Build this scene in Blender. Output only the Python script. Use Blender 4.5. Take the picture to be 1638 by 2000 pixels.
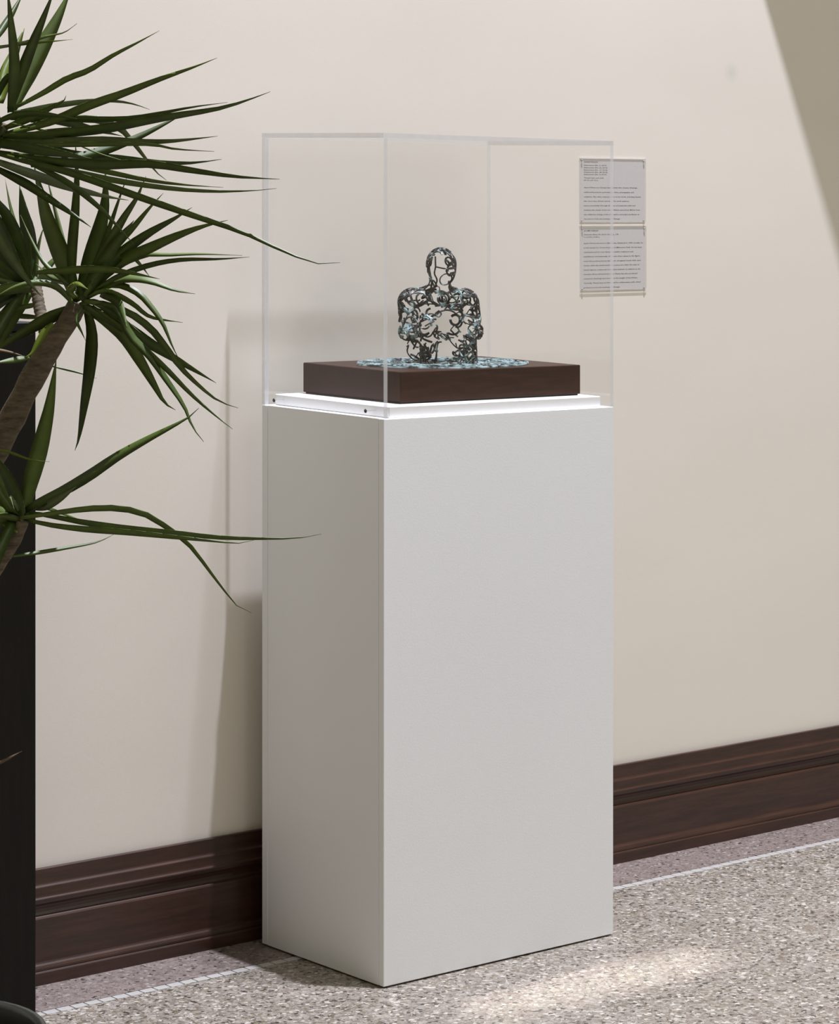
import bpy, math, random
import numpy as np
from mathutils import Vector, Matrix

for o in list(bpy.data.objects): bpy.data.objects.remove(o)
scene = bpy.context.scene
COL = scene.collection

# ------------------------------------------------------------------ camera
F_PX, HORIZON, YAW = 5254.0, 406.7, 0.68308
CAM = np.array([-3.13717, -3.96192, 1.46629])
FW = np.array([math.sin(YAW), math.cos(YAW), 0.0])
RT = np.array([math.cos(YAW), -math.sin(YAW), 0.0])
cd = bpy.data.cameras.new('camera'); cam = bpy.data.objects.new('camera', cd); COL.objects.link(cam)
cam.location = CAM; cam.rotation_euler = (math.pi/2, 0, -YAW)
cd.sensor_width = 36.0; cd.lens = F_PX/2000*36.0
cd.shift_y = (HORIZON-1000)/2000
cd.clip_start = 0.05
scene.camera = cam

# ------------------------------------------------------------------ light and exposure
wld = bpy.data.worlds.new('hall_ambient'); scene.world = wld; wld.use_nodes = True
bg = wld.node_tree.nodes['Background']
bg.inputs[0].default_value = (1.0, 0.885, 0.65, 1); bg.inputs[1].default_value = 0.34
kd = bpy.data.lights.new('ceiling_spotlight', 'SPOT')           # downlight almost straight above the case
kd.energy = 4600; kd.color = (0.85, 0.86, 1.0); kd.shadow_soft_size = 0.055
kd.spot_size = math.radians(70); kd.spot_blend = 0.7
key = bpy.data.objects.new('ceiling_spotlight', kd); COL.objects.link(key)
key.location = (0.66, -0.75, 8.0)
key.rotation_euler = (Vector((0.45, 0.20, 0.0))-Vector(key.location)).to_track_quat('-Z', 'Y').to_euler()
pd = bpy.data.lights.new('front_fill_panel', 'AREA'); pd.shape = 'RECTANGLE'; pd.size = 4.0; pd.size_y = 3.0
pd.energy = 62; pd.color = (0.9, 0.95, 1.0)                      # added soft fill light, high in front of the wall
panel = bpy.data.objects.new('front_fill_panel', pd); COL.objects.link(panel); panel.location = (1.2, -4.0, 4.6)
panel.rotation_euler = (math.radians(25), 0, 0)
bd = bpy.data.lights.new('floor_streak_light', 'AREA'); bd.shape = 'RECTANGLE'; bd.size = 0.62; bd.size_y = 0.05; bd.spread = math.radians(4)
bd.energy = 0.50; bd.color = (0.96, 0.97, 1.0)                     # added strip light, stands in for the case's reflection on the floor
strip = bpy.data.objects.new('floor_streak_light', bd); COL.objects.link(strip); strip.location = (0.34, -0.225, 3.2)
vs = scene.view_settings
vs.view_transform = 'Standard'; vs.look = 'None'; vs.exposure = 0.0; vs.gamma = 1.0; vs.use_curve_mapping = False
scene.cycles.caustics_reflective = False; scene.cycles.caustics_refractive = False
scene.cycles.transparent_max_bounces = 32

# ------------------------------------------------------------------ helpers
def new_mat(name):
    m = bpy.data.materials.new(name); m.use_nodes = True
    nt = m.node_tree; b = nt.nodes['Principled BSDF']
    return m, nt, b
def N(nt, t, **kw):
    n = nt.nodes.new(t)
    for k, v in kw.items(): setattr(n, k, v)
    return n
def L(nt, a, b): nt.links.new(a, b)
def ramp(nt, stops, interp='LINEAR'):
    r = N(nt, 'ShaderNodeValToRGB'); cr = r.color_ramp; cr.interpolation = interp
    while len(cr.elements) < len(stops): cr.elements.new(0.5)
    for e, (p, c) in zip(cr.elements, stops): e.position = p; e.color = (*c, 1)
    return r
def coords(nt, scale=(1, 1, 1), kind='Object'):
    tc = N(nt, 'ShaderNodeTexCoord'); mp = N(nt, 'ShaderNodeMapping'); mp.inputs['Scale'].default_value = scale
    L(nt, tc.outputs[kind], mp.inputs['Vector']); return mp.outputs['Vector']
def noise(nt, vec, scale, detail=3, rough=0.55):
    n = N(nt, 'ShaderNodeTexNoise'); n.inputs['Scale'].default_value = scale; n.inputs['Detail'].default_value = detail
    n.inputs['Roughness'].default_value = rough; L(nt, vec, n.inputs['Vector']); return n.outputs['Fac']
def bump(nt, b, h, strength, dist):
    bp = N(nt, 'ShaderNodeBump'); bp.inputs['Strength'].default_value = strength; bp.inputs['Distance'].default_value = dist
    L(nt, h, bp.inputs['Height']); L(nt, bp.outputs['Normal'], b.inputs['Normal'])
def setc(b, c, rough=0.6, spec=0.5):
    b.inputs['Base Color'].default_value = (*c, 1); b.inputs['Roughness'].default_value = rough
    b.inputs['Specular IOR Level'].default_value = spec

def link(name, me, parent=None):
    o = bpy.data.objects.new(name, me); COL.objects.link(o)
    if parent is not None: o.parent = parent
    return o
def wloc(o):
    v = np.zeros(3)
    while o is not None: v += np.array(o.location); o = o.parent
    return v
def mesh(name, verts, faces, mat, parent=None, origin=None, smooth=False, mats=None, midx=None):
    """world-space verts -> one mesh object"""
    base = wloc(parent) if parent is not None else np.zeros(3)
    org = np.array(origin if origin is not None else base, float)
    V = np.asarray(verts, float)-org
    me = bpy.data.meshes.new(name); me.from_pydata(V.tolist(), [], faces)
    for m in (mats or [mat]): me.materials.append(m)
    if midx is not None:
        for p, i in zip(me.polygons, midx): p.material_index = i
    if smooth:
        for p in me.polygons: p.use_smooth = True
    o = link(name, me, parent); o.location = org-base
    return o
def tag(o, label, cat, group=None):
    o['label'] = label; o['category'] = cat
    if group: o['group'] = group
    return o
def thing(name, loc, label, cat, group=None):
    o = bpy.data.objects.new(name, None); COL.objects.link(o); o.location = loc; o.empty_display_size = 0.05
    return tag(o, label, cat, group)
def structure(o): o['kind'] = 'structure'; return o
BOXF = [(0, 3, 2, 1), (4, 5, 6, 7), (0, 1, 5, 4), (1, 2, 6, 5), (2, 3, 7, 6), (3, 0, 4, 7)]
def boxv(x0, x1, y0, y1, z0, z1):
    return np.array([(x0, y0, z0), (x1, y0, z0), (x1, y1, z0), (x0, y1, z0), (x0, y0, z1), (x1, y0, z1), (x1, y1, z1), (x0, y1, z1)], float)
def bevel_box(x0, x1, y0, y1, z0, z1, b):
    """box with all edges chamfered: 24 verts"""
    V = []; idx = {}
    for sx in (0, 1):
        for sy in (0, 1):
            for sz in (0, 1):
                c = [(x0, x1)[sx], (y0, y1)[sy], (z0, z1)[sz]]; s = [(1, -1)[sx], (1, -1)[sy], (1, -1)[sz]]
                for a in range(3):
                    p = [c[i]+(0 if i == a else s[i]*b) for i in range(3)]
                    idx[(sx, sy, sz, a)] = len(V); V.append(p)
    Fc = []
    for a in range(3):
        o1, o2 = [(1, 2), (0, 2), (0, 1)][a]
        for s in (0, 1):
            q = []
            for u, v in ((0, 0), (1, 0), (1, 1), (0, 1)):
                k = [0, 0, 0]; k[a] = s; k[o1] = u; k[o2] = v; q.append(idx[(*k, a)])
            Fc.append(q)
    for a in range(3):                                   # edges along axis a
        o1, o2 = [(1, 2), (0, 2), (0, 1)][a]
        for u in (0, 1):
            for v in (0, 1):
                k0 = [0, 0, 0]; k1 = [0, 0, 0]; k1[a] = 1; k0[o1] = k1[o1] = u; k0[o2] = k1[o2] = v
                Fc.append([idx[(*k0, o1)], idx[(*k1, o1)], idx[(*k1, o2)], idx[(*k0, o2)]])
    for sx in (0, 1):
        for sy in (0, 1):
            for sz in (0, 1): Fc.append([idx[(sx, sy, sz, a)] for a in range(3)])
    V = np.array(V); c = np.array([(x0+x1)/2, (y0+y1)/2, (z0+z1)/2])
    out = []
    for f in Fc:
        p = V[f]; n = np.cross(p[1]-p[0], p[2]-p[0])
        out.append(list(f) if np.dot(n, p.mean(0)-c) > 0 else list(f)[::-1])
    return V, out
def tube(path, radii, seg=10, closed_ends=True):
    path = np.asarray(path, float); n = len(path); V = []; Fc = []
    t = np.gradient(path, axis=0); t /= np.linalg.norm(t, axis=1)[:, None]
    ref = np.array([0.3, -0.9, 0.2])
    for i in range(n):
        a = np.cross(t[i], ref); a /= np.linalg.norm(a); b = np.cross(t[i], a)
        for k in range(seg):
            w = 2*math.pi*k/seg; V.append(path[i]+radii[i]*(a*math.cos(w)+b*math.sin(w)))
    for i in range(n-1):
        for k in range(seg):
            Fc.append((i*seg+k, i*seg+(k+1) % seg, (i+1)*seg+(k+1) % seg, (i+1)*seg+k))
    if closed_ends: Fc += [tuple(range(seg))[::-1], tuple((n-1)*seg+k for k in range(seg))]
    return V, Fc
def smooth_path(P, n):
    P = np.asarray(P, float); Q = np.vstack([2*P[0]-P[1], P, 2*P[-1]-P[-2]])
    d = np.r_[0, np.cumsum(np.linalg.norm(np.diff(P[:, :2], axis=0), axis=1))]; out = []
    for s in np.linspace(0, d[-1]*0.99999, n):
        i = min(np.searchsorted(d, s, 'right')-1, len(P)-2); u = (s-d[i])/(d[i+1]-d[i])
        a, b, c, e = Q[i], Q[i+1], Q[i+2], Q[i+3]
        out.append(0.5*((2*b)+(-a+c)*u+(2*a-5*b+4*c-e)*u*u+(-a+3*b-3*c+e)*u**3))
    return np.array(out)

# ------------------------------------------------------------------ materials
def mat_wall():
    m, nt, b = new_mat('cream_wall_paint'); setc(b, (.785, .742, .66), .75, .3)
    v = coords(nt, (1, 1, 2.6)); n1 = noise(nt, v, 380, 3); n2 = noise(nt, v, 1.3, 3)
    r = ramp(nt, [(.3, (.77, .728, .648)), (.7, (.80, .757, .677))]); L(nt, n2, r.inputs[0])
    vm = N(nt, 'ShaderNodeVectorMath', operation='DISTANCE'); tc = N(nt, 'ShaderNodeTexCoord')
    L(nt, tc.outputs['Object'], vm.inputs[0]); vm.inputs[1].default_value = (1.396, .454, 1.783)
    sr = ramp(nt, [(0.0, (.86, .88, .9)), (.028, (1, 1, 1))]); L(nt, vm.outputs['Value'], sr.inputs[0])
    mx = N(nt, 'ShaderNodeMixRGB', blend_type='MULTIPLY'); mx.inputs[0].default_value = 1
    L(nt, r.outputs[0], mx.inputs[1]); L(nt, sr.outputs[0], mx.inputs[2]); L(nt, mx.outputs[0], b.inputs['Base Color'])
    bump(nt, b, n1, .09, .001); return m
def terrazzo(name, stops, scale, tint):
    m, nt, b = new_mat(name); setc(b, (.4, .38, .35), .42, .5)
    v = coords(nt, (1, 1, 1))
    nz = N(nt, 'ShaderNodeTexNoise'); nz.inputs['Scale'].default_value = 190; nz.inputs['Detail'].default_value = 2; L(nt, v, nz.inputs['Vector'])
    ad = N(nt, 'ShaderNodeMixRGB', blend_type='LINEAR_LIGHT'); ad.inputs[0].default_value = .004; L(nt, v, ad.inputs[1]); L(nt, nz.outputs['Color'], ad.inputs[2])
    vo = N(nt, 'ShaderNodeTexVoronoi'); vo.inputs['Scale'].default_value = scale; L(nt, ad.outputs[0], vo.inputs['Vector'])
    sx = N(nt, 'ShaderNodeSeparateColor'); L(nt, vo.outputs['Color'], sx.inputs[0])
    r = ramp(nt, stops, 'CONSTANT'); L(nt, sx.outputs[0], r.inputs[0])
    vo2 = N(nt, 'ShaderNodeTexVoronoi'); vo2.inputs['Scale'].default_value = scale*2.3; L(nt, ad.outputs[0], vo2.inputs['Vector'])
    s2 = N(nt, 'ShaderNodeSeparateColor'); L(nt, vo2.outputs['Color'], s2.inputs[0])
    r2 = ramp(nt, stops, 'CONSTANT'); L(nt, s2.outputs[1], r2.inputs[0])
    dm = ramp(nt, [(.0, (0, 0, 0)), (.62, (0, 0, 0)), (.70, (1, 1, 1))]); 
    ds = N(nt, 'ShaderNodeMath', operation='MULTIPLY'); ds.inputs[1].default_value = 1.0; L(nt, vo.outputs['Distance'], ds.inputs[0]); L(nt, ds.outputs[0], dm.inputs[0])
    mx = N(nt, 'ShaderNodeMixRGB'); L(nt, dm.outputs[0], mx.inputs[0]); L(nt, r.outputs[0], mx.inputs[1]); L(nt, r2.outputs[0], mx.inputs[2])
    lo = noise(nt, v, 6, 4); lr = ramp(nt, [(.3, tint[0]), (.7, tint[1])]); L(nt, lo, lr.inputs[0])
    ml = N(nt, 'ShaderNodeMixRGB', blend_type='MULTIPLY'); ml.inputs[0].default_value = 1
    L(nt, mx.outputs[0], ml.inputs[1]); L(nt, lr.outputs[0], ml.inputs[2]); L(nt, ml.outputs[0], b.inputs['Base Color'])
    rr = ramp(nt, [(0, (.3, .3, .3)), (1, (.55, .55, .55))]); L(nt, s2.outputs[2], rr.inputs[0]); L(nt, rr.outputs[0], b.inputs['Roughness'])
    return m
def mat_wood(name, c0, c1, rough, axis=(1.2, 14, 14), spec=.5, coat=.8):
    m, nt, b = new_mat(name); setc(b, c0, rough, spec)
    v = coords(nt, axis); n = noise(nt, v, 6, 6, .65); r = ramp(nt, [(.3, c0), (.7, c1)]); L(nt, n, r.inputs[0]); L(nt, r.outputs[0], b.inputs['Base Color'])
    b.inputs['Coat Weight'].default_value = coat; b.inputs['Coat Roughness'].default_value = .16
    v2 = coords(nt, (axis[0]*4, axis[1]*4, axis[2]*4)); bump(nt, b, noise(nt, v2, 12, 3), .12, .001); return m
def mat_paint(name, c, rough=.5, bs=.12, scale=420):
    m, nt, b = new_mat(name); setc(b, c, rough, .4)
    v = coords(nt); n = noise(nt, v, 2.2, 4); k = .975
    r = ramp(nt, [(.3, tuple(x*k for x in c)), (.7, c)]); L(nt, n, r.inputs[0]); L(nt, r.outputs[0], b.inputs['Base Color'])
    bump(nt, b, noise(nt, v, scale, 2), bs, .001); return m
def mat_plain(name, c, rough=.5, spec=.5, metal=0.0, scale=60, var=.12):
    m, nt, b = new_mat(name); setc(b, c, rough, spec); b.inputs['Metallic'].default_value = metal
    n = noise(nt, coords(nt), scale, 3); r = ramp(nt, [(.3, tuple(x*(1-var) for x in c)), (.7, tuple(min(1, x*(1+var)) for x in c))])
    L(nt, n, r.inputs[0]); L(nt, r.outputs[0], b.inputs['Base Color']); return m
def mat_clear(name, tint, f0):
    """clear acrylic sheet: straight-through transmission with Schlick reflection"""
    m = bpy.data.materials.new(name); m.use_nodes = True; nt = m.node_tree
    for n in list(nt.nodes): nt.nodes.remove(n)
    out = N(nt, 'ShaderNodeOutputMaterial'); tr = N(nt, 'ShaderNodeBsdfTransparent'); tr.inputs[0].default_value = (*tint, 1)
    gl = N(nt, 'ShaderNodeBsdfGlossy'); gl.inputs['Roughness'].default_value = .03; gl.inputs[0].default_value = (1, 1, 1, 1)
    ge = N(nt, 'ShaderNodeNewGeometry'); dt = N(nt, 'ShaderNodeVectorMath', operation='DOT_PRODUCT'); L(nt, ge.outputs['Incoming'], dt.inputs[0]); L(nt, ge.outputs['Normal'], dt.inputs[1])
    ab = N(nt, 'ShaderNodeMath', operation='ABSOLUTE'); L(nt, dt.outputs['Value'], ab.inputs[0])
    om = N(nt, 'ShaderNodeMath', operation='SUBTRACT'); om.inputs[0].default_value = 1; L(nt, ab.outputs[0], om.inputs[1])
    pw = N(nt, 'ShaderNodeMath', operation='POWER'); pw.inputs[1].default_value = 5; L(nt, om.outputs[0], pw.inputs[0])
    ma = N(nt, 'ShaderNodeMath', operation='MULTIPLY_ADD'); ma.inputs[1].default_value = .13; ma.inputs[2].default_value = f0; L(nt, pw.outputs[0], ma.inputs[0])
    mx = N(nt, 'ShaderNodeMixShader'); L(nt, ma.outputs[0], mx.inputs[0]); L(nt, tr.outputs[0], mx.inputs[1]); L(nt, gl.outputs[0], mx.inputs[2]); L(nt, mx.outputs[0], out.inputs[0])
    return m
def mat_edge(name, c, fac):
    """saw-cut acrylic edge: part frosted, part clear"""
    m = bpy.data.materials.new(name); m.use_nodes = True; nt = m.node_tree
    for n in list(nt.nodes): nt.nodes.remove(n)
    out = N(nt, 'ShaderNodeOutputMaterial'); tr = N(nt, 'ShaderNodeBsdfTransparent')
    df = N(nt, 'ShaderNodeBsdfDiffuse'); n = noise(nt, coords(nt, (1, 1, .3)), 40, 2); r = ramp(nt, [(.3, tuple(x*.92 for x in c)), (.7, c)]); L(nt, n, r.inputs[0]); L(nt, r.outputs[0], df.inputs[0])
    gl = N(nt, 'ShaderNodeBsdfGlossy'); gl.inputs['Roughness'].default_value = .15
    m1 = N(nt, 'ShaderNodeMixShader'); m1.inputs[0].default_value = .15; L(nt, df.outputs[0], m1.inputs[1]); L(nt, gl.outputs[0], m1.inputs[2])
    mx = N(nt, 'ShaderNodeMixShader'); mx.inputs[0].default_value = fac; L(nt, tr.outputs[0], mx.inputs[1]); L(nt, m1.outputs[0], mx.inputs[2]); L(nt, mx.outputs[0], out.inputs[0])
    return m
def mat_patina(name, thr, bright):
    m, nt, b = new_mat(name); setc(b, (.05, .05, .05), .42, .5)
    v = coords(nt); n = noise(nt, v, 42, 4, .6); n2 = noise(nt, v, 120, 3)
    r = ramp(nt, [(thr-.06, (.010, .009, .008)), (thr+.02, (.05, .055, .055)), (thr+.09, tuple(x*bright for x in (.27, .43, .395))), (thr+.2, tuple(x*bright for x in (.50, .64, .62)))])
    L(nt, n, r.inputs[0])
    r2 = ramp(nt, [(.4, (1, 1, 1)), (.7, (.80, .74, .92))]); L(nt, n2, r2.inputs[0])
    mx = N(nt, 'ShaderNodeMixRGB', blend_type='MULTIPLY'); mx.inputs[0].default_value = 1; L(nt, r.outputs[0], mx.inputs[1]); L(nt, r2.outputs[0], mx.inputs[2])
    L(nt, mx.outputs[0], b.inputs['Base Color']); bump(nt, b, n2, .2, .001); return m
def mat_leaf(name, c0, c1, rough=.46):
    m, nt, b = new_mat(name); setc(b, c0, rough, .35)
    oi = N(nt, 'ShaderNodeObjectInfo'); r = ramp(nt, [(0, c0), (1, c1)]); L(nt, oi.outputs['Random'], r.inputs[0])
    n = noise(nt, coords(nt), 35, 3); r2 = ramp(nt, [(.3, (.75, .75, .7)), (.7, (1.15, 1.15, 1.1))]); L(nt, n, r2.inputs[0])
    mx = N(nt, 'ShaderNodeMixRGB', blend_type='MULTIPLY'); mx.inputs[0].default_value = 1; L(nt, r.outputs[0], mx.inputs[1]); L(nt, r2.outputs[0], mx.inputs[2]); L(nt, mx.outputs[0], b.inputs['Base Color'])
    return m
def mat_bark():
    m, nt, b = new_mat('dracaena_bark'); setc(b, (.1, .075, .05), .8, .3)
    v = coords(nt, (1, 1, 3)); n = noise(nt, v, 45, 5, .65); r = ramp(nt, [(.3, (.06, .047, .030)), (.72, (.19, .15, .10))]); L(nt, n, r.inputs[0]); L(nt, r.outputs[0], b.inputs['Base Color'])
    bump(nt, b, n, .6, .004); return m

M_WALL = mat_wall()
M_FLOOR = terrazzo('grey_terrazzo', [(0, (.045, .039, .033)), (.08, (.125, .101, .074)), (.17, (.175, .152, .131)), (.36, (.225, .199, .175)), (.60, (.285, .260, .234)), (.82, (.185, .152, .108)), (.87, (.345, .32, .29)), (.93, (.47, .44, .405))], 136, ((.92, .915, .865), (1.07, 1.06, 1.01)))
M_BORDER = terrazzo('pink_terrazzo', [(0, (.042, .035, .031)), (.06, (.145, .116, .100)), (.3, (.19, .155, .138)), (.6, (.212, .173, .156)), (.85, (.24, .205, .186)), (.95, (.31, .285, .26))], 150, ((.93, .92, .92), (1.05, 1.04, 1.04)))
M_TILE = mat_plain('white_mosaic_tile', (.42, .41, .385), .35, .5, 0, 90, .06)
M_GROUT = mat_plain('dark_joint', (.10, .09, .082), .8, .2)
M_BASE = mat_wood('dark_stained_wood', (.022, .0090, .0055), (.056, .0225, .0135), .38, spec=.5, coat=.2)
M_PED = mat_paint('white_pedestal_paint', (.88, .905, .925), .5, .10, 330)
M_SEAM = mat_plain('seam_filler', (.30, .27, .2), .9, .1)  # darker beige filler visible in the panel gaps
M_DECK = mat_paint('bright_white_lacquer', (.90, .90, .89), .4, .03)
M_WALNUT = mat_wood('reddish_brown_wood', (.017, .0052, .0033), (.043, .0145, .009), .42, (2, 16, 16), spec=.15, coat=.0)
M_PANE = mat_clear('clear_acrylic', (.996, .996, .996), .028); M_JOINT = mat_edge('acrylic_glued_joint', (.70, .72, .76), .62); M_JOINT2 = mat_edge('acrylic_top_joint', (.70, .72, .76), .30); M_GLUE = mat_clear('clear_joint', (.985, .985, .985), .01)
M_EDGE = mat_edge('acrylic_cut_edge', (.80, .81, .84), .60); M_EDGE2 = mat_edge('acrylic_polished_edge', (.78, .80, .86), .45)
M_SCREW = mat_plain('dark_steel_screw', (.10, .095, .09), .35, .5, .7)
M_PATINA = mat_patina('patinated_bronze', .525, .95)
M_PATINA2 = mat_patina('pale_green_patina', .40, .80)
M_PAPER = mat_plain('grey_label_paper', (.66, .64, .63), .7, .3, 0, 300, .03)
M_INK = mat_plain('dark_grey_ink', (.06, .055, .055), .7, .2)
M_INKRED = mat_plain('dark_red_ink', (.22, .05, .06), .7, .2)
M_LEDGE = mat_edge('label_acrylic_edge', (.95, .94, .90), .75)
M_PIN = mat_plain('chrome_pin', (.75, .74, .72), .25, .5, .8)
M_LEAF = mat_leaf('dracaena_leaf', (.040, .068, .008), (.095, .138, .026))
M_PALE = mat_leaf('pale_leaf_underside', (.085, .12, .035), (.13, .16, .07), .45)
M_YEL = mat_leaf('yellow_green_leaf', (.10, .14, .012), (.12, .16, .02), .4)
M_DRY = mat_leaf('dry_leaf', (.16, .11, .06), (.12, .08, .05), .6)
M_BARK = mat_bark()
M_POT = mat_plain('dark_glazed_pot', (.016, .018, .013), .35, .5, 0, 12, .3)
M_SOIL = mat_plain('dark_soil', (.02, .014, .01), .95, .1, 0, 80, .5)
M_BLACK = mat_wood('black_stained_wood', (.004, .0034, .0025), (.007, .006, .0042), .45, (14, 14, 1.2), .2, 0.0)

# ------------------------------------------------------------------ setting
WY = 0.45407
TILE_Y0, TILE_Y1 = 0.262, 0.281
structure(mesh('floor', [(-6, -7, 0), (6, -7, 0), (6, TILE_Y0-.002, 0), (-6, TILE_Y0-.002, 0), (-6, -7, -.08), (6, -7, -.08), (6, TILE_Y0-.002, -.08), (-6, TILE_Y0-.002, -.08)],
     [(0, 1, 2, 3), (7, 6, 5, 4), (0, 4, 5, 1), (1, 5, 6, 2), (2, 6, 7, 3), (3, 7, 4, 0)], M_FLOOR))
floor = bpy.data.objects['floor']
structure(mesh('floor_border', boxv(-6, 6, TILE_Y1+.002, WY+.1, -.08, 0), BOXF, M_BORDER))
structure(mesh('floor_joint', boxv(-6, 6, TILE_Y0-.002, TILE_Y1+.002, -.08, -.0015), BOXF, M_GROUT))
structure(mesh('wall_back', boxv(-6, 6, WY, WY+.2, -.08, 3.9), BOXF, M_WALL))
# added unseen slab, shaped so that its edge throws the slanting shade on the wall
SP = [(1.237, WY-.0005), (3.775, -1.342), (4.6, -1.342), (4.6, WY-.0005)]
structure(mesh('shade_slab', [(x, y, 2.6) for x, y in SP]+[(x, y, 3.1) for x, y in SP], [(3, 2, 1, 0), (4, 5, 6, 7), (0, 1, 5, 4), (1, 2, 6, 5), (2, 3, 7, 6), (3, 0, 4, 7)], M_WALL))
pitch = .0302; tl = .0276
tv, tf = bevel_box(0, tl, TILE_Y0, TILE_Y1, -.01, .0003, .0006)
tme = None
for i in range(170):
    x = -1.6+i*pitch
    if tme is None:
        o = mesh('tile', tv, tf, M_TILE, floor, origin=(0, 0, 0)); tme = o.data
    else: o = link('tile', tme, floor)
    o.location.x = x
# moulded baseboard
prof = [(.004, 0), (.004, .2145), (.0055, .2157), (.012, .2157), (.0135, .2142), (.0135, .187), (.0145, .1845), (.0175, .1815), (.0180, .1800), (.0180, .1655), (.0188, .1625),
        (.0215, .1597), (.0218, .1575), (.0205, .1515), (.0155, .1462), (.0125, .140), (.0122, .1335), (.0145, .1290), (.0195, .1255), (.0212, .1225), (.0212, .0415),
        (.0225, .0385), (.0255, .0355), (.0275, .0310), (.0278, .0275), (.0270, .0262), (.0292, .0238), (.0300, .0225), (.0300, 0)]
n = len(prof); V = [(-6, WY-d, z) for d, z in prof]+[(6, WY-d, z) for d, z in prof]
Fc = [(i, i+1, n+i+1, n+i) for i in range(n-1)]+[(n-1, 0, n, 2*n-1), tuple(range(n))[::-1], tuple(range(n, 2*n))]
structure(mesh('baseboard_back', V, [f[::-1] for f in Fc], M_BASE))

# ------------------------------------------------------------------ pedestal and display case
H, W, D, HC = 1.07, .59109, .38998, .53788
KA, KC = .00487, .0038
def lean(V):                                        # carpentry very slightly out of square
    V = np.array(V, float); V[:, 2] *= 1+KA*V[:, 1]/D-KC*V[:, 0]/W; return V
def lb(x0, x1, y0, y1, z0, z1, b):
    v, f = bevel_box(x0, x1, y0, y1, z0, z1, b); return lean(v), f
ped = thing('display_pedestal', (W/2, D/2, 0), 'tall white painted gallery pedestal standing against the cream wall', 'pedestal')
PT = .0155
for nm, a in (('front_panel', (0, W, 0, PT, .003, H)), ('back_panel', (0, W, D-.0195, D, .003, H)),
              ('side_panel', (0, .016, PT+.0003, D-.0204, .003, H)), ('side_panel', (W-.016, W, PT+.0003, D-.0204, .003, H)),
              ('top_panel', (.0165, W-.0165, PT+.0005, D-.02, H-.018, H-.0004))):
    v, f = lb(*a, .0004 if nm == 'side_panel' else .0011); mesh(nm, v, f, M_PED, ped)
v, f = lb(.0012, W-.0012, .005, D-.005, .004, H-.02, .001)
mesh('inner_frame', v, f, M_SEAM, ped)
v, f = lb(.012, W-.012, .012, D-.012, 0, .0045, .0005); mesh('foot_glide', v, f, M_BLACK, ped)

HD = .0212
v, f = lb(.0236, W-.0236, .0126, D-.0126, H, H+HD, .0012)
deck = thing('display_deck', (W/2, D/2, H), 'thin bright white board on the pedestal top, under the brown wooden block', 'board')
mesh('board', v, f, M_DECK, deck)

WX0, WX1, WY0, WY1, HW = .0825, .5495, .0525, .3642, .0616
blk = thing('wooden_block', ((WX0+WX1)/2, (WY0+WY1)/2, H+HD), 'reddish brown wooden block carrying the openwork bronze figure', 'block')
v, f = lb(WX0, WX1, WY0, WY1, H+HD+.003, H+HD+HW, .0015); mesh('body', v, f, M_WALNUT, blk)
v, f = lb(WX0+.004, WX1-.004, WY0+.004, WY1-.004, H+HD, H+HD+.0035, .0004); mesh('foot', v, f, M_BLACK, blk)

case = thing('acrylic_case', (W/2, D/2, H), 'clear acrylic display case over the openwork figure on the white pedestal', 'display case')
T = .0092; ZB = H+.0004; ZT = H+HC
def pane(name, x0, x1, y0, y1, z0, z1, mi):
    v = lean(boxv(x0, x1, y0, y1, z0, z1))
    # faces: bottom, top, front, right, back, left; sawn ends frosted (1), flanks half clear (2), joints glued clear (3)
    return mesh(name, v, BOXF, None, case, mats=[M_PANE, M_EDGE, M_EDGE2, M_GLUE, M_JOINT, M_JOINT2], midx=mi)
g = .0003
pl = pane('side_pane', 0, T, 0, D-T-g, ZB, ZT-T-g, [3, 3, 1, 0, 4, 0])
pane('side_pane', W-T, W, 0, D-T-g, ZB, ZT-T-g, [3, 3, 1, 0, 5, 0])
pane('front_pane', T+g, W-T-g, 0, T, ZB, ZT-T-g, [3, 3, 0, 3, 0, 3])
pane('back_pane', 0, W, D-T, D, ZB, ZT-T-g, [3, 5, 0, 3, 0, 2])
pane('top_pane', 0, W, 0, D, ZT-T, ZT, [0, 0, 1, 2, 5, 2])
for y in (.349, .055):
    v, f = tube([(-.0022, y, H+.0115), (-.0008, y, H+.0115), (.0, y, H+.0115)], [.0022, .0040, .0042], 10)
    s = mesh('screw', lean(v), f, M_SCREW, case)
    v, f = tube([(.0002, y, H+.0115), (.012, y, H+.0115), (.0234, y, H+.0115)], [.0009, .0009, .0009], 6)
    mesh('screw_shaft', lean(v), f, M_PIN, s)

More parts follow.
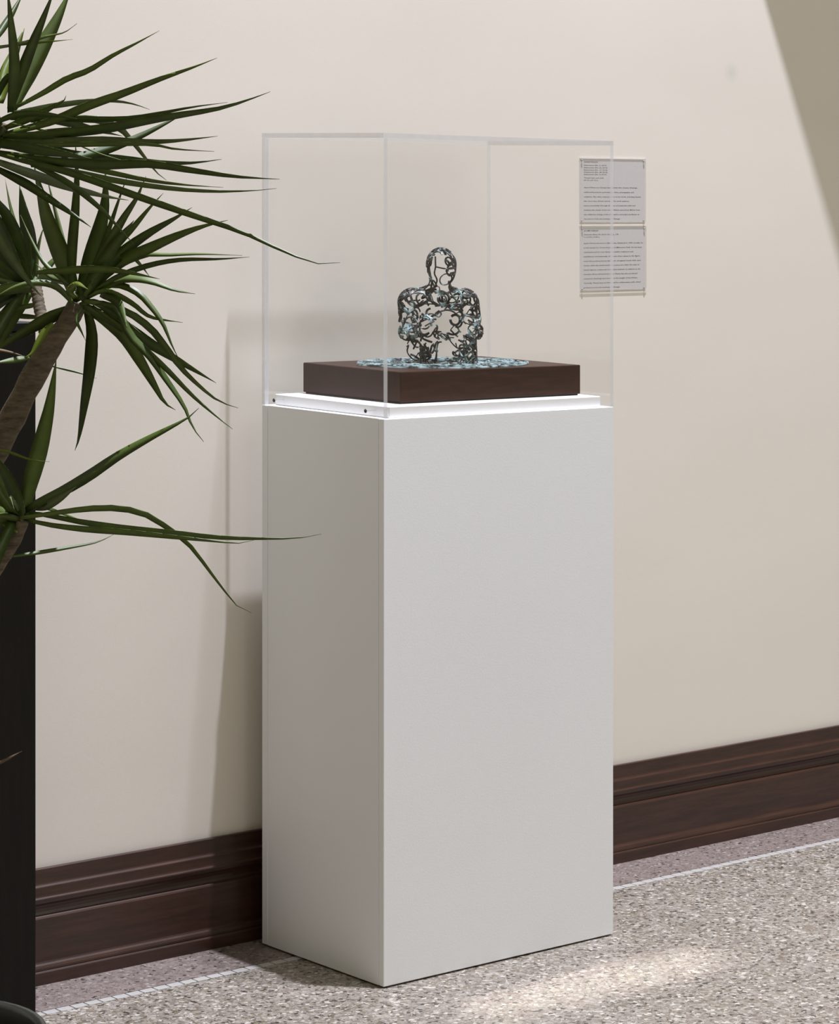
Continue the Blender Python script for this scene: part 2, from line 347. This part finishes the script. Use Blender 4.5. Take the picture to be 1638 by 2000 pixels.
# ------------------------------------------------------------------ openwork seated figure
rng = np.random.default_rng(7)
SC = np.array([.3160, .2084]); ZS = H+HD+HW
def cap(P, a, b, ra, rb):
    a = np.array(a); b = np.array(b); ab = b-a; t = np.clip(((P-a)@ab)/(ab@ab), 0, 1)
    return np.linalg.norm(P-a-t[:, None]*ab, axis=1)-(ra+(rb-ra)*t)
def ell(P, c, r):
    q = (P-np.array(c))/np.array(r); k = np.linalg.norm(q, axis=1); return (k-1)*min(r)
def smin(a, b, k):
    h = np.clip(.5+.5*(b-a)/k, 0, 1); return b+(a-b)*h-k*h*(1-h)
HCZ = .1955
def body(P):
    d = ell(P, (0, -.004, HCZ+.004), (.0285, .033, .034))
    d = smin(d, ell(P, (0, -.010, HCZ-.016), (.021, .024, .022)), .012)
    d = smin(d, cap(P, (0, .004, .172), (0, .012, .138), .0165, .020), .012)
    d = smin(d, cap(P, (-.052, .014, .127), (.052, .014, .127), .024, .024), .02)
    d = smin(d, ell(P, (0, .014, .088), (.054, .038, .058)), .018)
    d = smin(d, ell(P, (0, .024, .032), (.044, .036, .030)), .018)
    for s in (-1, 1):
        d = smin(d, cap(P, (s*.059, .012, .122), (s*.066, -.002, .066), .0225, .0185), .010)
        d = smin(d, cap(P, (s*.066, -.004, .064), (s*.014, -.062, .055), .0175, .0125), .008)
        d = smin(d, cap(P, (s*.036, .018, .030), (s*.036, -.046, .082), .026, .020), .010)
        d = smin(d, cap(P, (s*.036, -.046, .080), (s*.042, -.046, .002), .0185, .0165), .008)
    return d
def grad(P):
    e = 4e-4; G = np.zeros_like(P)
    for i in range(3):
        q = np.zeros(3); q[i] = e; G[:, i] = (body(P+q)-body(P-q))/(2*e)
    return G/(np.linalg.norm(G, axis=1)[:, None]+1e-9)
def onto(P, it=4):
    for _ in range(it): P = P-body(P)[:, None]*grad(P)
    return P
def ribbon(pts, nrm, w, th, V, Fc, closed=False):
    n = len(pts); t = np.gradient(pts, axis=0); t /= np.linalg.norm(t, axis=1)[:, None]+1e-9
    s = np.cross(nrm, t); s /= np.linalg.norm(s, axis=1)[:, None]+1e-9
    b0 = len(V)
    for i in range(n):
        for a, c in ((-1, -.5), (-.55, .5), (.55, .5), (1, -.5)):
            V.append(pts[i]+s[i]*w*.5*a+nrm[i]*th*c)
    for i in range(n-1):
        for k in range(4):
            a, b = b0+i*4+k, b0+i*4+(k+1) % 4; Fc.append((a, b, b+4, a+4))
    Fc.append((b0+3, b0+2, b0+1, b0)); e = b0+(n-1)*4; Fc.append((e, e+1, e+2, e+3))
# seeds spread over the surface
cand = rng.uniform((-.095, -.09, .004), (.095, .07, .235), (9000, 3)); f0 = np.abs(body(cand)); cand = onto(cand[f0 < .02], 6); cand = cand[np.abs(body(cand)) < .0006]
def face_zone(P): return (((P[:, 1] < -.014) & (np.abs(P[:, 0]) < .023)) | ((P[:, 1] > .004) & (np.abs(P[:, 0]) < .017))) & (P[:, 2] > .150) & (P[:, 2] < .214)
def chest_zone(P): return (np.abs(P[:, 0]-.004) < .028) & (P[:, 2] > .062) & (P[:, 2] < .110)
def seat_zone(P): return (P[:, 2] < .050) & ((np.abs(P[:, 0]) < .021) | (P[:, 1] > .030))
cand = cand[(cand[:, 2] > .003) & ~face_zone(cand) & ~chest_zone(cand) & ~seat_zone(cand)]
seeds = []
for c in cand:
    if all(np.sum((c-s)**2) > .0124**2 for s in seeds): seeds.append(c)
S = np.array(seeds); m = len(S)
Gn = grad(S); rd = rng.normal(size=(m, 3)); T0 = rd-(rd*Gn).sum(1)[:, None]*Gn; T0 /= np.linalg.norm(T0, axis=1)[:, None]
kind = rng.integers(0, 5, m); kap = rng.uniform(45, 130, m)*rng.choice([-1, 1], m); kap[kind == 0] *= .08; 
ln = rng.uniform(.018, .036, m); ln[kind == 4] = np.clip(2*math.pi/np.abs(kap[kind == 4]), 0, .06)
ST = 26; P = S.copy(); tg = T0.copy(); paths = [P.copy()]; norms = [grad(P)]
for i in range(ST):
    step = (ln/ST)[:, None]; nn = grad(P); kk = kap.copy(); hook = kind == 2
    if i > ST*.55: kk[hook] *= -1
    tg = tg-(tg*nn).sum(1)[:, None]*nn; tg /= np.linalg.norm(tg, axis=1)[:, None]
    sd = np.cross(nn, tg); tg = tg+sd*(kk*(ln/ST))[:, None]; tg /= np.linalg.norm(tg, axis=1)[:, None]
    P = onto(P+tg*step, 2); paths.append(P.copy()); norms.append(grad(P))
paths = np.array(paths).transpose(1, 0, 2)[:, ::2]; norms = np.array(norms).transpose(1, 0, 2)[:, ::2]
V, Fc = [], []
wid = rng.uniform(.0028, .0054, m)
for i in range(m):
    keep = ~(face_zone(paths[i]) | chest_zone(paths[i]) | seat_zone(paths[i])); keep &= paths[i][:, 2] > .0005
    if keep.sum() < 5: continue
    e = len(keep) if keep.all() else int(np.argmin(keep))
    if e < 5: continue
    ribbon(paths[i][:e], norms[i][:e], wid[i], .0022, V, Fc)
# links: struts that tie neighbouring seeds together
for i in range(0, m, 2):
    d = np.linalg.norm(S-S[i], axis=1); js = np.argsort(d)[1:3]
    j = js[rng.integers(0, 2)]
    q = onto(S[i]+(S[j]-S[i])*np.linspace(0, 1, 7)[:, None], 3)
    ribbon(q, grad(q), .0021, .002, V, Fc)
# face bars, mouth ring, chest ring drawn on the surface
def front(x, z):
    y = np.full(len(x), -.12); Pp = np.c_[x, y, z]
    for _ in range(60): Pp[:, 1] += np.clip(body(Pp), -.01, .01)*.8
    return Pp
def stroke(px, pz, w, k=14):
    p = smooth_path(np.c_[px, pz], k); q = front(p[:, 0], p[:, 1]); ok = np.abs(body(q)) < .003
    best, run = [], []
    for i in range(len(q)):
        if ok[i] and (not run or np.linalg.norm(q[i]-q[i-1]) < .012): run.append(i)
        else:
            best = max(best, run, key=len); run = [i] if ok[i] else []
    best = max(best, run, key=len)
    if len(best) > 3: q = q[best]; ribbon(q, grad(q), w, .0022, V, Fc)
stroke([-.020, -.005, .010, .0225], [.1955, .1925, .192, .1935], .0030)
stroke([-.020, -.020, -.019], [.1955, .206, .216], .0032)
stroke([.0225, .0225, .021], [.1935, .204, .214], .0030)
stroke([.001, .001, .003, .010, .013], [.192, .185, .182, .1795, .174], .0026)
ang = np.linspace(.9, 2*math.pi+.9, 15); stroke(.001+.0125*np.cos(ang), .1705+.0115*np.sin(ang), .0024, 24)
stroke([.0225, .0215, .020, .017], [.1935, .182, .172, .158], .0028)
stroke([-.020, -.021, -.016, -.013], [.1955, .182, .170, .157], .0030)
stroke([-.017, -.004, .010, .020], [.1455, .1425, .1425, .146], .0032)
ang = np.linspace(-1.0, 4.6, 16); stroke(.006+.026*np.cos(ang), .087+.022*np.sin(ang), .0036, 30)
stroke([-.010, -.018, -.012, -.006, -.010], [.108, .101, .095, .101, .107], .003)
stroke([-.03, -.012, .010, .030], [.068, .0625, .061, .064], .0028)
for sx in (-1, 1):
    stroke([sx*.0165, sx*.016, sx*.022, sx*.045, sx*.072], [.160, .150, .1475, .148, .137], .0030, 18)
    stroke([sx*.0265, sx*.0275, sx*.0245, sx*.018], [.212, .195, .178, .160], .0032, 16)
    stroke([sx*.072, sx*.084, sx*.086, sx*.080], [.137, .118, .092, .070], .0030, 18)
    stroke([sx*.080, sx*.070, sx*.050, sx*.020], [.066, .052, .048, .050], .0034, 18)
    stroke([sx*.050, sx*.056, sx*.052, sx*.044], [.046, .030, .016, .004], .0030, 14)
    stroke([sx*.026, sx*.028, sx*.032], [.046, .024, .004], .0028, 12)
stroke([-.060, -.03, .0, .03, .060], [.118, .121, .119, .121, .118], .0026, 24)
PH = math.radians(-20.0); ca, sa = math.cos(PH), math.sin(PH)
def to_world(V, off=0.0):
    V = np.array(V); x = V[:, 0]*ca-V[:, 1]*sa; y = V[:, 0]*sa+V[:, 1]*ca
    Q = np.c_[SC[0]+x, SC[1]+y, V[:, 2]+ZS+off]; return lean(Q)
fig = thing('openwork_sculpture', (SC[0], SC[1], ZS), 'small openwork figure of patinated bronze strips, seated inside the clear case', 'sculpture')
V = np.array(V); V[:, 0] = V[:, 0]*1.04-.004; V[:, 2] = np.clip(V[:, 2], .002, None)
mesh('figure', to_world(V), Fc, M_PATINA, fig)
# splayed flat strips around the figure
V, Fc = [], []
A_, B_ = .190, .140
def base_ok(p): return (p[0]/A_)**2+(p[1]/B_)**2 < 1
for i in range(260):
    r = math.sqrt(rng.uniform(.06, .98)); a = rng.uniform(0, 2*math.pi)
    p = np.array([A_*r*math.cos(a), B_*r*math.sin(a)]); h = rng.uniform(0, 2*math.pi); k = rng.uniform(-120, 120); l = rng.uniform(.018, .05)
    q = []
    for s in range(12):
        if not base_ok(p): break
        q.append(p.copy()); h += k*l/12; p = p+np.array([math.cos(h), math.sin(h)])*l/12
    if len(q) < 5: continue
    q = np.array(q); rr = np.sqrt((q[:, 0]/A_)**2+(q[:, 1]/B_)**2)
    z = .0022+rng.uniform(0, .0016)+.010*np.clip(.5-rr, 0, 1)**1.5
    pts = np.c_[SC[0]+q[:, 0], SC[1]+q[:, 1], z+ZS]; nn = np.tile([0, 0, 1.0], (len(q), 1))+rng.normal(0, .12, (1, 3))
    nn /= np.linalg.norm(nn, axis=1)[:, None]
    ribbon(lean(pts), nn, rng.uniform(.0032, .0058), .0026, V, Fc)
ang = np.linspace(0, 2*math.pi, 90); pts = np.c_[SC[0]+A_*np.cos(ang)*(1+.03*np.sin(9*ang)), SC[1]+B_*np.sin(ang)*(1+.03*np.cos(7*ang)), np.full(90, ZS+.0022)]
ribbon(lean(pts), np.tile([0, 0, 1.0], (90, 1)), .0045, .003, V, Fc)
mesh('splayed_base', V, Fc, M_PATINA2, fig)

# ------------------------------------------------------------------ wall labels
def text_mesh(lines, x0, ytop, y_plane, lw, lh):
    """lines: (text, fy_baseline, fx0, fx1, cap_h)"""
    V, Fc = [], []
    for s, fy, a, b, hgt in lines:
        cu = bpy.data.curves.new('t', 'FONT'); cu.body = s; cu.size = 1; cu.resolution_u = 1; cu.offset = .016
        ob = bpy.data.objects.new('t', cu); COL.objects.link(ob)
        dg = bpy.context.evaluated_depsgraph_get(); me = bpy.data.meshes.new_from_object(ob.evaluated_get(dg))
        P = np.array([v.co[:] for v in me.vertices]); w = P[:, 0].max()-P[:, 0].min()
        k = (b-a)*lw/w; b0 = len(V)
        for p in P: V.append((x0+a*lw+(p[0]-P[:, 0].min())*k, y_plane, ytop-fy*lh+p[1]*hgt/.7))
        Fc += [tuple(b0+i for i in pl.vertices) for pl in me.polygons]
        bpy.data.objects.remove(ob); bpy.data.curves.remove(cu); bpy.data.meshes.remove(me)
    return V, Fc
def wall_label(x0, ztop, lw, lh, lines, red, label):
    t = thing('wall_label', (x0+lw/2, WY, ztop-lh), label, 'label', 'printed text panels on the wall')
    yb = WY-.0004
    v, f = bevel_box(x0, x0+lw, yb-.0005, yb, ztop-lh, ztop, .0003); mesh('card', v, f, M_PAPER, t)
    V, Fc = text_mesh(lines, x0, ztop, yb-.0006, lw, lh); mesh('printed_text', V, Fc, M_INK, t)
    if red:
        V, Fc = text_mesh(red, x0, ztop, yb-.00065, lw, lh); mesh('printed_word', V, Fc, M_INKRED, t)
    e = .0015
    mesh('cover_sheet', boxv(x0-e, x0+lw+e, yb-.0020, yb-.0008, ztop-lh-e, ztop+e), BOXF, None, t, mats=[M_PANE, M_LEDGE], midx=[1, 1, 0, 1, 0, 1])
    for cx in (x0+.005, x0+lw-.005):
        for cz in (ztop-.004, ztop-lh+.004):
            v, f = tube([(cx, WY, cz), (cx, yb-.0021, cz), (cx, yb-.0023, cz), (cx, yb-.0032, cz), (cx, yb-.0037, cz)], [.0010, .0010, .0020, .0020, .0011], 10); mesh('pin', v, f, M_PIN, t)
def U(y): return (y-140)/1165.0
def X1(x): return (x-262)/1170.0
ch = .0026
up = [('ANNE WILSON', 203, 578, .0027), ('Dispersions (No. 2, 2013)', 262, 735, .0026), ('Dispersions (No. 26, 2014)', 305, 750, .0026), ('Dispersions (No. 17, 2014)', 348, 750, .0026),
      ('Dispersions (No. 28, 2014)', 388, 750, .0026), ('Dispersions (No. 4, 2013)', 428, 735, .0026), ('Thread, hair, and cloth', 492, 685, .0026), ('25 1/2 x 25 1/2 in.', 535, 590, .0026),
      ('Anne Wilson is a Chicago-based artist who creates drawings,', 668, 1295, ch), ('multi-media projects, performance, video, photography, and', 752, 1228, ch),
      ('sculpture. She often employs fibers in her work, including human', 836, 1355, ch), ('hair, wool, lace, thread, and wire. Her work explores', 915, 1140, ch),
      ('interconnectivity through the use of networks with and', 998, 1255, ch), ('between the details of the work. Wilson earned her M.F.A. from', 1078, 1340, ch),
      ('the California College of the Arts and is currently a professor at', 1160, 1328, ch), ('the School of the Art Institute of Chicago.', 1240, 985, ch)]
def U2(y): return (y-135)/1160.0
def X2(x): return (x-278)/1170.0
lo = [('JAUME PLENSA', 205, 600, .0027), ('Carmela Alma XI, 2013, bronze, 1/8', 274, 955, .0026), ('11 x 20 5/8 x 18 5/8 in.', 320, 620, .0026),
      ('Jaume Plensa was born in Barcelona, Catalonia in 1955. Locally, he', 432, 1400, ch), ('is best known for Crown Fountain in Millennium Park. He has been', 514, 1378, ch),
      ('commissioned for over thirty-five public sculptures and', 594, 1222, ch), ('installations internationally. His work often relates to the figure,', 674, 1352, ch),
      ('some three-dimensional with their elongated heads with eyes', 757, 1362, ch), ('closed, while the traditional bronze pieces are often the scale of', 837, 1335, ch),
      ('human figures, composed of alphabet symbols. In addition to his', 917, 1352, ch), ('inventive three-dimensional work, Plensa has also produced', 997, 1298, ch),
      ('numerous drawings and works on the length of the Divine', 1077, 1300, ch), ('Comedy. Plensa lives in Paris and he collaborates with other', 1157, 1362, ch), ('professors at the Art Institute of Chicago.', 1240, 990, ch)]
wall_label(.9150, 1.5775, .2005, .1425, [(s, U(y)+.012, X1(335), X1(x), h) for s, y, x, h in up], None, 'grey printed label in clear acrylic on the wall, upper of two')
wall_label(.9165, 1.4250, .2005, .1420, [(s, U2(y)+.012, X2(338), X2(x), h) for s, y, x, h in lo], None, 'grey printed label in clear acrylic on the wall, lower of two')

# ------------------------------------------------------------------ black cabinet at the left edge
cab = thing('black_cabinet', (-.89, .30, 0), 'tall black cabinet against the wall behind the dracaena', 'cabinet')
v, f = bevel_box(-1.15, -.6178, .226, .417, 0, 1.245, .002); mesh('body', v, f, M_BLACK, cab)
v, f = bevel_box(-1.151, -.6173, .2255, .4175, 1.245, 1.262, .002); mesh('top', v, f, M_BLACK, cab)
for a, b in ((-1.146, -.889), (-.886, -.6265)):
    v, f = bevel_box(a, b, .2250, .2258, .045, 1.24, .0003); d = mesh('door', v, f, M_BLACK, cab)

# ------------------------------------------------------------------ dracaena in a pot
def unproj(px, py, z):
    return CAM+FW*z+RT*((px-819)/F_PX*z)+np.array([0, 0, -(py-HORIZON)/F_PX*z])
random.seed(3)
pot_c = unproj(-150, 2015, 3.75)
plant = thing('potted_dracaena', (pot_c[0], pot_c[1], 0), 'green dracaena with long narrow leaves and bare trunks in a dark pot', 'plant')
def lathe(prof, c, seg=40):
    V = []; Fc = []
    for r, z in prof:
        for k in range(seg): a = 2*math.pi*k/seg; V.append((c[0]+r*math.cos(a), c[1]+r*math.sin(a), z))
    for i in range(len(prof)-1):
        for k in range(seg): Fc.append((i*seg+k, i*seg+(k+1) % seg, (i+1)*seg+(k+1) % seg, (i+1)*seg+k))
    Fc.append(tuple(range(seg))[::-1]); return V, Fc
ZP = pot_c[2]
v, f = lathe([(.118, 0), (.124, .004), (.150, ZP*.6), (.160, ZP-.035), (.171, ZP-.030), (.1735, ZP-.02), (.1735, ZP-.006), (.170, ZP), (.160, ZP), (.157, ZP-.006), (.154, ZP-.04)], pot_c)
mesh('pot', v, f, M_POT, plant, smooth=True)
v, f = lathe([(.1545, ZP-.045), (.155, ZP-.032), (.10, ZP-.026), (.03, ZP-.022), (.002, ZP-.021)], pot_c, 28); mesh('soil', v, f, M_SOIL, plant)
def trunk(pts, w, z0, z1, rings=True):
    p = smooth_path(pts, 60); q = np.array([unproj(a[0], a[1], z0+(z1-z0)*i/59) for i, a in enumerate(p)])
    ww = np.interp(np.linspace(0, 1, 60), np.linspace(0, 1, len(w)), w)*3.72/F_PX/2
    ww = ww*(1+.05*np.sin(np.arange(60)*2.1)+.03*np.sin(np.arange(60)*5.3)); 
    v, f = tube(q, ww, 14); return mesh('trunk', v, f, M_BARK, plant, smooth=True)
trunk([(152, 592), (131, 632), (106, 664), (84, 702), (52, 760), (25, 815), (-5, 872), (-40, 960), (-80, 1150), (-120, 1500), (-150, 2050)], [38, 50, 52, 56, 56, 58, 60, 62, 64, 66, 70], 3.76, 3.75)
trunk([(70, 560), (78, 605), (90, 655), (100, 690), (88, 705)], [24, 24, 26, 28, 26], 3.84, 3.77)
trunk([(44, 1018), (32, 1048), (12, 1082), (-10, 1115), (-50, 1190), (-90, 1350), (-120, 1600)], [25, 27, 30, 32, 34, 36, 40], 3.70, 3.75)
trunk([(2, 240), (-30, 330), (-75, 520), (-110, 800), (-135, 1200), (-160, 2050)], [34, 40, 44, 48, 54, 60], 3.60, 3.72)
def leaf(pts, w, z0, z1, mat=None, n=16):
    p = smooth_path(pts, n); u = np.linspace(0, 1, n); zz = z0+(z1-z0)*u
    q = np.array([unproj(a[0], a[1], z) for a, z in zip(p, zz)])
    t = np.gradient(q, axis=0); t /= np.linalg.norm(t, axis=1)[:, None]
    tw = random.uniform(-.55, .55); tw1 = tw+random.uniform(-.3, .3)
    V = []; Fc = []
    for i in range(n):
        vw = CAM-q[i]; vw /= np.linalg.norm(vw)
        s = np.cross(vw, t[i]); s /= np.linalg.norm(s); nn = np.cross(t[i], s)
        a = tw+(tw1-tw)*u[i]; s2 = s*math.cos(a)+nn*math.sin(a); n2 = np.cross(t[i], s2)
        pr = (.50+.50*min(1, u[i]/.28)**.8)*max(0.0, 1-max(0, (u[i]-.35)/.65)**1.5)
        hw = max(.00025, .57*w*pr*zz[i]/F_PX/max(.6, math.cos(a)))
        fold = hw*.32
        V += [q[i]+s2*hw, q[i]-n2*fold+n2*.0004, q[i]-s2*hw, q[i]-n2*fold-n2*.0006]
    for i in range(n-1):
        for k in range(4): a, b = i*4+k, i*4+(k+1) % 4; Fc.append((a, b, b+4, a+4))
    Fc += [(3, 2, 1, 0), tuple((n-1)*4+k for k in range(4))]
    return mesh('leaf', V, Fc, mat or M_LEAF, plant, origin=q[0], smooth=True)
G, PL, YL, DR = None, M_PALE, M_YEL, M_DRY
C1 = [  # crown at the top left
 ([(34, 208), (85, 181), (130, 154), (174, 137), (219, 109), (267, 84), (311, 60)], 11, G), ([(10, 262), (103, 236), (171, 207), (239, 183), (308, 156), (376, 132), (424, 113)], 16, G),
 ([(5, 266), (103, 262), (205, 251), (274, 238), (342, 226), (427, 212), (479, 197), (528, 179)], 17, G), ([(20, 232), (120, 232), (239, 232), (308, 222), (376, 209), (444, 200)], 10, G),
 ([(22, 215), (50, 152), (84, 89), (113, 34), (140, -25)], 32, G), ([(20, 215), (38, 155), (62, 90), (85, 34), (108, -25)], 20, G), ([(20, 220), (28, 130), (22, 50), (14, -25)], 19, G),
 ([(0, 200), (10, 150), (28, 105), (48, 55)], 24, YL), ([(-15, 85), (20, 32), (46, -15)], 13, G), ([(-15, 96), (51, 82), (96, 70), (126, 63), (150, 46)], 6, G), ([(-15, 92), (68, 84), (142, 77)], 5, YL),
 ([(10, 250), (68, 226), (109, 205), (126, 195), (129, 187)], 14, G), ([(24, 220), (103, 207), (171, 198), (219, 197), (260, 203), (292, 214)], 10, PL),
 ([(60, 236), (130, 233), (191, 234), (232, 250), (253, 270), (280, 304), (304, 335), (325, 352)], 13, PL), ([(20, 228), (90, 230), (150, 244), (191, 255), (240, 266)], 17, G),
 ([(5, 272), (103, 277), (205, 274), (274, 277), (342, 275), (425, 266)], 15, PL), ([(5, 282), (100, 283), (171, 282), (290, 282), (342, 291), (418, 296)], 9, G),
 ([(60, 322), (120, 316), (171, 304), (222, 287), (273, 266), (342, 231), (361, 218)], 18, G), ([(-10, 283), (103, 294), (154, 305), (239, 311), (308, 318), (376, 318), (433, 311)], 17, G),
 ([(-10, 297), (103, 315), (205, 322), (290, 320), (376, 333), (461, 345), (546, 350)], 17, G), ([(0, 300), (60, 318), (154, 338), (239, 355), (342, 369), (427, 374), (496, 372), (540, 368)], 11, G),
 ([(-5, 300), (60, 318), (103, 328), (171, 349), (256, 379), (342, 409), (410, 432), (479, 456), (560, 494), (600, 508), (635, 519), (650, 520), (664, 513)], 13, G),
 ([(20, 300), (100, 312), (239, 342), (308, 355), (376, 362), (436, 366)], 10, G), ([(-15, 312), (68, 342), (137, 366), (205, 383), (251, 391)], 17, PL), ([(-15, 325), (51, 359), (103, 393), (144, 420), (178, 444)], 16, G),
 ([(60, 320), (130, 355), (188, 400), (222, 434), (262, 478)], 11, G), ([(-10, 255), (40, 270), (95, 258), (140, 248)], 18, G), ([(-10, 240), (30, 225), (80, 222), (150, 232)], 12, G), ([(-10, 275), (60, 290), (120, 300), (180, 310)], 20, G),
 ([(20, 240), (110, 262), (180, 295), (262, 320)], 4, YL), ([(-10, 200), (8, 160), (22, 150), (28, 190), (26, 225)], 12, G)]
C2 = [  # crown in the middle
 ([(150, 590), (128, 520), (109, 472), (92, 427), (79, 376), (66, 320)], 32, G), ([(150, 575), (125, 480), (105, 400), (90, 340)], 10, G), ([(142, 580), (140, 500), (147, 410), (150, 342), (147, 275)], 18, G),
 ([(155, 585), (178, 505), (196, 440), (205, 393), (206, 330)], 30, G), ([(165, 580), (205, 490), (240, 428), (267, 386), (285, 344)], 18, G), ([(165, 570), (208, 460), (232, 390), (248, 345)], 10, G),
 ([(165, 578), (219, 490), (260, 444), (291, 407), (319, 377)], 15, G), ([(165, 580), (205, 525), (246, 487), (291, 455), (342, 426), (375, 405)], 20, G), ([(162, 584), (205, 535), (239, 509), (291, 485), (342, 462), (393, 443), (445, 430)], 21, G),
 ([(160, 586), (215, 530), (284, 499), (325, 498), (393, 496), (473, 499)], 8, G), ([(165, 582), (215, 548), (260, 528), (308, 514), (359, 507), (427, 506), (487, 502)], 10, G),
 ([(70, 532), (150, 527), (205, 526), (256, 533), (312, 545)], 14, G), ([(160, 590), (188, 567), (232, 547), (267, 545), (301, 552), (342, 567), (381, 574)], 14, G),
 ([(170, 578), (222, 556), (267, 571), (297, 602), (318, 632), (335, 673), (349, 701)], 12, G), ([(165, 585), (205, 568), (256, 591), (294, 619), (357, 630)], 10, G),
 ([(165, 588), (239, 605), (291, 639), (325, 680), (359, 725), (420, 779), (465, 797)], 13, G), ([(160, 595), (239, 636), (291, 670), (342, 701), (422, 748)], 21, G),
 ([(158, 600), (191, 615), (239, 653), (273, 704), (301, 752), (321, 786), (343, 801)], 23, G), ([(175, 590), (225, 600), (253, 653), (291, 694), (325, 742), (359, 793), (376, 834), (398, 863)], 14, G),
 ([(180, 598), (239, 640), (273, 673), (325, 721), (376, 773), (427, 817), (454, 838)], 11, G), ([(168, 598), (178, 640), (179, 673), (174, 728), (164, 793), (154, 855), (146, 880)], 22, G),
 ([(150, 598), (103, 618), (62, 640), (20, 665), (-15, 690)], 22, G), ([(145, 595), (110, 560), (70, 552), (30, 560), (-10, 580)], 12, G), ([(150, 570), (115, 540), (85, 512), (62, 470), (40, 420)], 8, G),
 ([(205, 535), (250, 500), (272, 515), (292, 540)], 10, G), ([(165, 570), (190, 530), (230, 470), (262, 430)], 24, G), ([(150, 580), (135, 550), (100, 540), (70, 515)], 12, G), ([(195, 575), (230, 590), (248, 640)], 16, G),
 ([(160, 600), (150, 625), (160, 650), (167, 665)], 6, G), ([(155, 595), (185, 590), (240, 625), (280, 655)], 12, G), ([(148, 582), (135, 570), (150, 555), (172, 565)], 12, YL)]
C3 = [  # crown behind, at the left edge
 ([(62, 555), (56, 491), (53, 448), (46, 414), (38, 360)], 30, G), ([(55, 550), (32, 470), (14, 423), (-5, 395), (-25, 360)], 28, G), ([(60, 560), (25, 510), (-10, 465), (-40, 430)], 36, G), ([(62, 565), (20, 538), (-10, 525), (-50, 510)], 28, G),
 ([(65, 566), (34, 562), (-10, 570), (-60, 590)], 21, G), ([(60, 568), (30, 612), (12, 650), (-10, 690)], 22, G), ([(85, 592), (65, 596), (34, 602), (-15, 613)], 9, G), ([(80, 620), (34, 617), (-15, 613)], 9, G),
 ([(70, 556), (72, 500), (80, 460), (88, 440)], 8, G), ([(60, 550), (40, 470), (22, 410), (10, 350)], 9, G), ([(66, 558), (95, 520), (110, 505), (130, 500)], 14, G), ([(62, 560), (80, 540), (110, 548), (140, 560)], 14, G)]
C4 = [  # low crown
 ([(46, 1005), (60, 940), (77, 879), (88, 833), (96, 796), (104, 745), (110, 700)], 30, G), ([(44, 1005), (28, 965), (12, 930), (-15, 880)], 24, G), ([(46, 1000), (70, 984), (130, 955), (180, 925), (230, 891), (290, 857), (340, 831), (370, 814), (388, 797)], 19, G),
 ([(66, 992), (90, 988), (120, 972), (148, 951)], 15, PL), ([(40, 1012), (120, 1000), (180, 993), (230, 993), (280, 1003), (330, 1033), (370, 1065), (420, 1130), (455, 1175), (475, 1193), (491, 1197)], 11, G),
 ([(40, 1000), (90, 1006), (150, 1018), (230, 1030), (330, 1040), (430, 1050), (510, 1052), (580, 1051), (628, 1043)], 11, G), ([(44, 1012), (90, 1024), (160, 1033), (250, 1040), (350, 1050), (420, 1057), (465, 1061), (496, 1055)], 11, G),
 ([(55, 983), (100, 995), (135, 1008), (165, 1018)], 6, G), ([(15, 1088), (70, 1080), (130, 1070), (185, 1060), (210, 1050), (225, 1042)], 7, G), ([(44, 1010), (10, 992), (-15, 965)], 14, G), ([(40, 1015), (5, 1008), (-20, 1015)], 12, G), ([(34, 1040), (10, 1025), (-10, 1000)], 8, YL),
 ([(42, 1010), (30, 985), (20, 970), (28, 995)], 6, PL)]
def crown(lst, z0, spread):
    for pts, w, m_ in lst: leaf(pts, w, z0+random.uniform(-.015, .015), z0+random.uniform(-spread, spread), m_)
crown(C1, 3.58, .13); crown(C2, 3.75, .10); crown(C3, 3.86, .08); crown(C4, 3.70, .12)
leaf([(-30, 430), (-5, 462), (17, 498), (43, 534), (65, 561), (81, 579)], 18, 3.52, 3.60, PL)
leaf([(104, 632), (90, 645), (75, 668), (62, 690), (48, 698)], 13, 3.72, 3.70, YL)
leaf([(58, 698), (30, 703), (-15, 710)], 11, 3.72, 3.68, G)
leaf([(-20, 680), (20, 688), (50, 697)], 5, 3.72, 3.7, DR)
leaf([(-10, 878), (20, 884), (60, 898), (97, 902)], 5, 3.66, 3.66, YL)
leaf([(100, 715), (150, 727), (189, 739)], 4, 3.78, 3.78, G)
leaf([(-20, 1499), (15, 1482), (43, 1467)], 6, 3.7, 3.7, DR)
# leaves on the far side of the crowns, beyond the picture's left edge
for cx, cy, z, k in ((0, 245, 3.58, 26), (50, 560, 3.86, 10), (30, 1010, 3.70, 9)):
    for i in range(k):
        a = math.radians(random.uniform(110, 250)); ln_ = random.uniform(320, 520); dr = random.uniform(20, 140)
        pts = [(cx, cy)]+[(cx+ln_*s*math.cos(a), cy-ln_*s*math.sin(a)+dr*s*s) for s in (.35, .7, 1)]
        leaf(pts, random.uniform(12, 28), z, z+random.uniform(-.3, .3))
